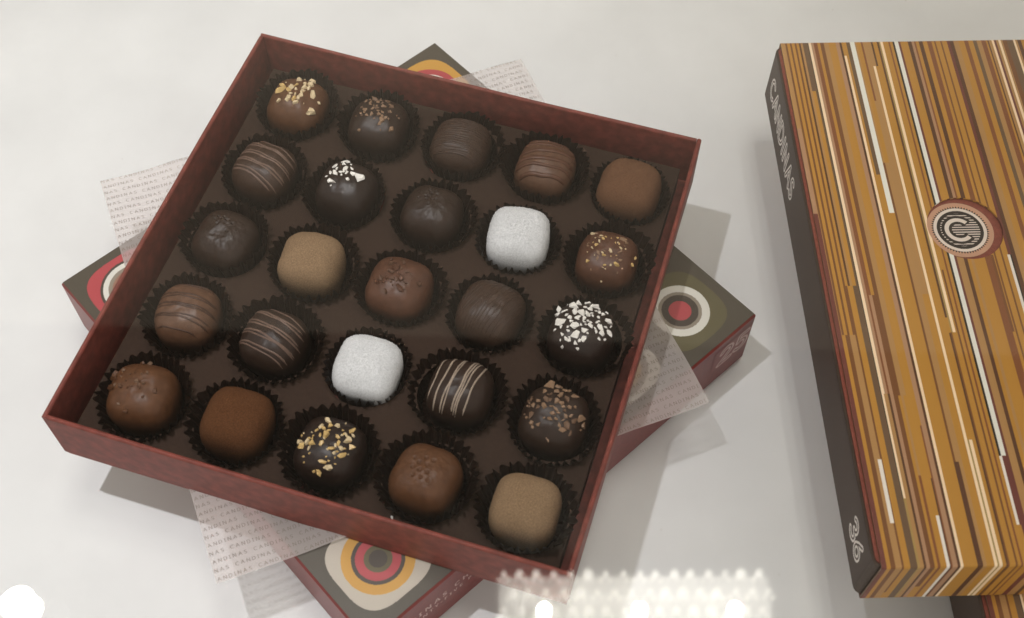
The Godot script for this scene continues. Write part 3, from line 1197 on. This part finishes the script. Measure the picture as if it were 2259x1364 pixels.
		match kind:
			"nuts_pale": scatter(o, "nut_piece", chunks, [mats.nut_pale, mats.nut_pale, mats.nut_gold], 22, Vector2(-1.2, -1.2), 7.2, 0.81, 2.17, 6)
			"nibs": scatter(o, "nib", flakes, [mats.nib_tan, mats.nib_tan, mats.nib_brown], 34, Vector2(-0.6, -2.4), 6.6, 0.94, 2.09, 8)
			"fine": drizzle(o, mats.brown_dark, -4, range(-9, 9).map(func(k): return k * 1.05), 0.34, 0.6)
			"ridges": drizzle(o, mats.red_milk, -10, [-9.0, -6.4, -3.2, 0.4, 3.4, 7.2], 0.78, 1.2)
			"lines_brown": drizzle(o, mats.line_brown, 10, [-8.2, -5.6, -4.8, -1.6, -0.6, 2.4, 3.3, 6.4, 7.6], 0.36, 0.5)
			"lines_dark": drizzle(o, mats.line_dark, 6, [-9.5, -8.4, -3.6, -2.4, 0.6, 1.5, 4.6, 5.6, 9.2], 0.36, 0.8)
			"lines_pale": drizzle(o, mats.line_pale, -78, [-8.6, -5.4, -2.6, -2.0, 1.2, 2.0, 2.9, 5.2], 0.31, 0.4)
			"brushed": drizzle(o, mats.brown_dark, -72, range(-8, 9).map(func(k): return k * 1.15 + rng.randfn(0, 0.2)), 0.24, 0.3)
			"chips_few": scatter(o, "white_chip", flakes, [mats.white_chip], 24, Vector2(-2.2, -0.8), 6.4, 1.0, 2.7, 0)
			"chips_many": scatter(o, "white_chip", flakes, [mats.white_chip], 60, Vector2(0.0, -0.5), 9.0, 1.01, 2.58, 5)
			"nuts_gold_small": scatter(o, "nut_piece", chunks, [mats.nut_gold, mats.nut_pale, mats.nib_tan], 44, Vector2(0.0, -0.4), 8.0, 0.54, 1.53, 6)
			"nuts_gold": scatter(o, "nut_piece", chunks, [mats.nut_gold, mats.nut_gold, mats.nut_pale], 46, Vector2(0.8, 0.0), 8.0, 0.74, 2.09, 8)
			"flakes": scatter(o, "flake", flakes, [mats.nib_tan, mats.nib_tan, mats.nib_brown], 46, Vector2(-0.2, -1.2), 7.6, 1.08, 2.42, 7)
			"crumbs": scatter(o, "crumb", chunks, [mats.milk, mats.red_milk], 30, Vector2(0.4, -0.6), 6.4, 0.8, 1.8, 2, 0.34)
			"crumbs_few": scatter(o, "crumb", chunks, [mats.caramel, mats.nib_brown, mats.milk], 22, Vector2(-1.5, -1.6), 6.8, 0.75, 1.6, 4, 0.30)
			"sugar":
				# clumped grains of powder over the whole piece
				var mm := MultiMesh.new()
				mm.transform_format = MultiMesh.TRANSFORM_3D
				mm.mesh = chunks[1]
				var places := []
				for k in 5200:
					var a := rng.randf() * TAU
					var q := sqrt(rng.randf()) * 12.5
					var x := (q * cos(a) - 0.6) * MM
					var z := (-q * sin(a) - 1.8) * MM
					if Vector2(x, z).length() < radius(atan2(-z, x), shp.n) * shp.size * 0.985:
						places.append(Transform3D(Basis.from_euler(Vector3(rng.randf(), rng.randf() * TAU, rng.randf())) * Basis.from_scale(Vector3.ONE * lerpf(0.07, 0.26, pow(rng.randf(), 3.0)) * MM), Vector3(x, skin(x, z) + 0.00005, z)))
				mm.instance_count = places.size()
				for k in places.size():
					mm.set_instance_transform(k, places[k])
				var grains := MultiMeshInstance3D.new()
				grains.name = "sugar_grains"
				grains.multimesh = mm
				grains.material_override = mats.sugar
				grains.set_meta("kind", "stuff")
				o.add_child(grains)

func short_name(i: int) -> String:
	return ["pale-nut caramel corner chocolate", "tan-nib dark chocolate", "finely ridged brown chocolate", "broad-ridged milk chocolate", "cocoa-dusted corner truffle", "brown-lined chocolate next to the pale-nut corner one", "dark chocolate with a patch of white chips", "pricked dark chocolate in the middle of its row", "white truffle beside the golden-nut milk chocolate", "milk chocolate with small golden nuts", "pricked dark chocolate at the tray side", "tan truffle beside the crumbed centre chocolate", "crumbed milk chocolate at the tray centre", "faintly brushed dark chocolate", "chocolate covered in white chips", "milk chocolate with dark lines", "brown-lined chocolate beside the white truffle", "white truffle between lined dark chocolates", "dark chocolate with cream white lines", "chocolate heaped with tan flakes", "caramel corner chocolate with a few crumbs", "dark red cocoa truffle", "very dark chocolate heaped with golden nuts", "dotted caramel chocolate", "tan corner truffle"][i]
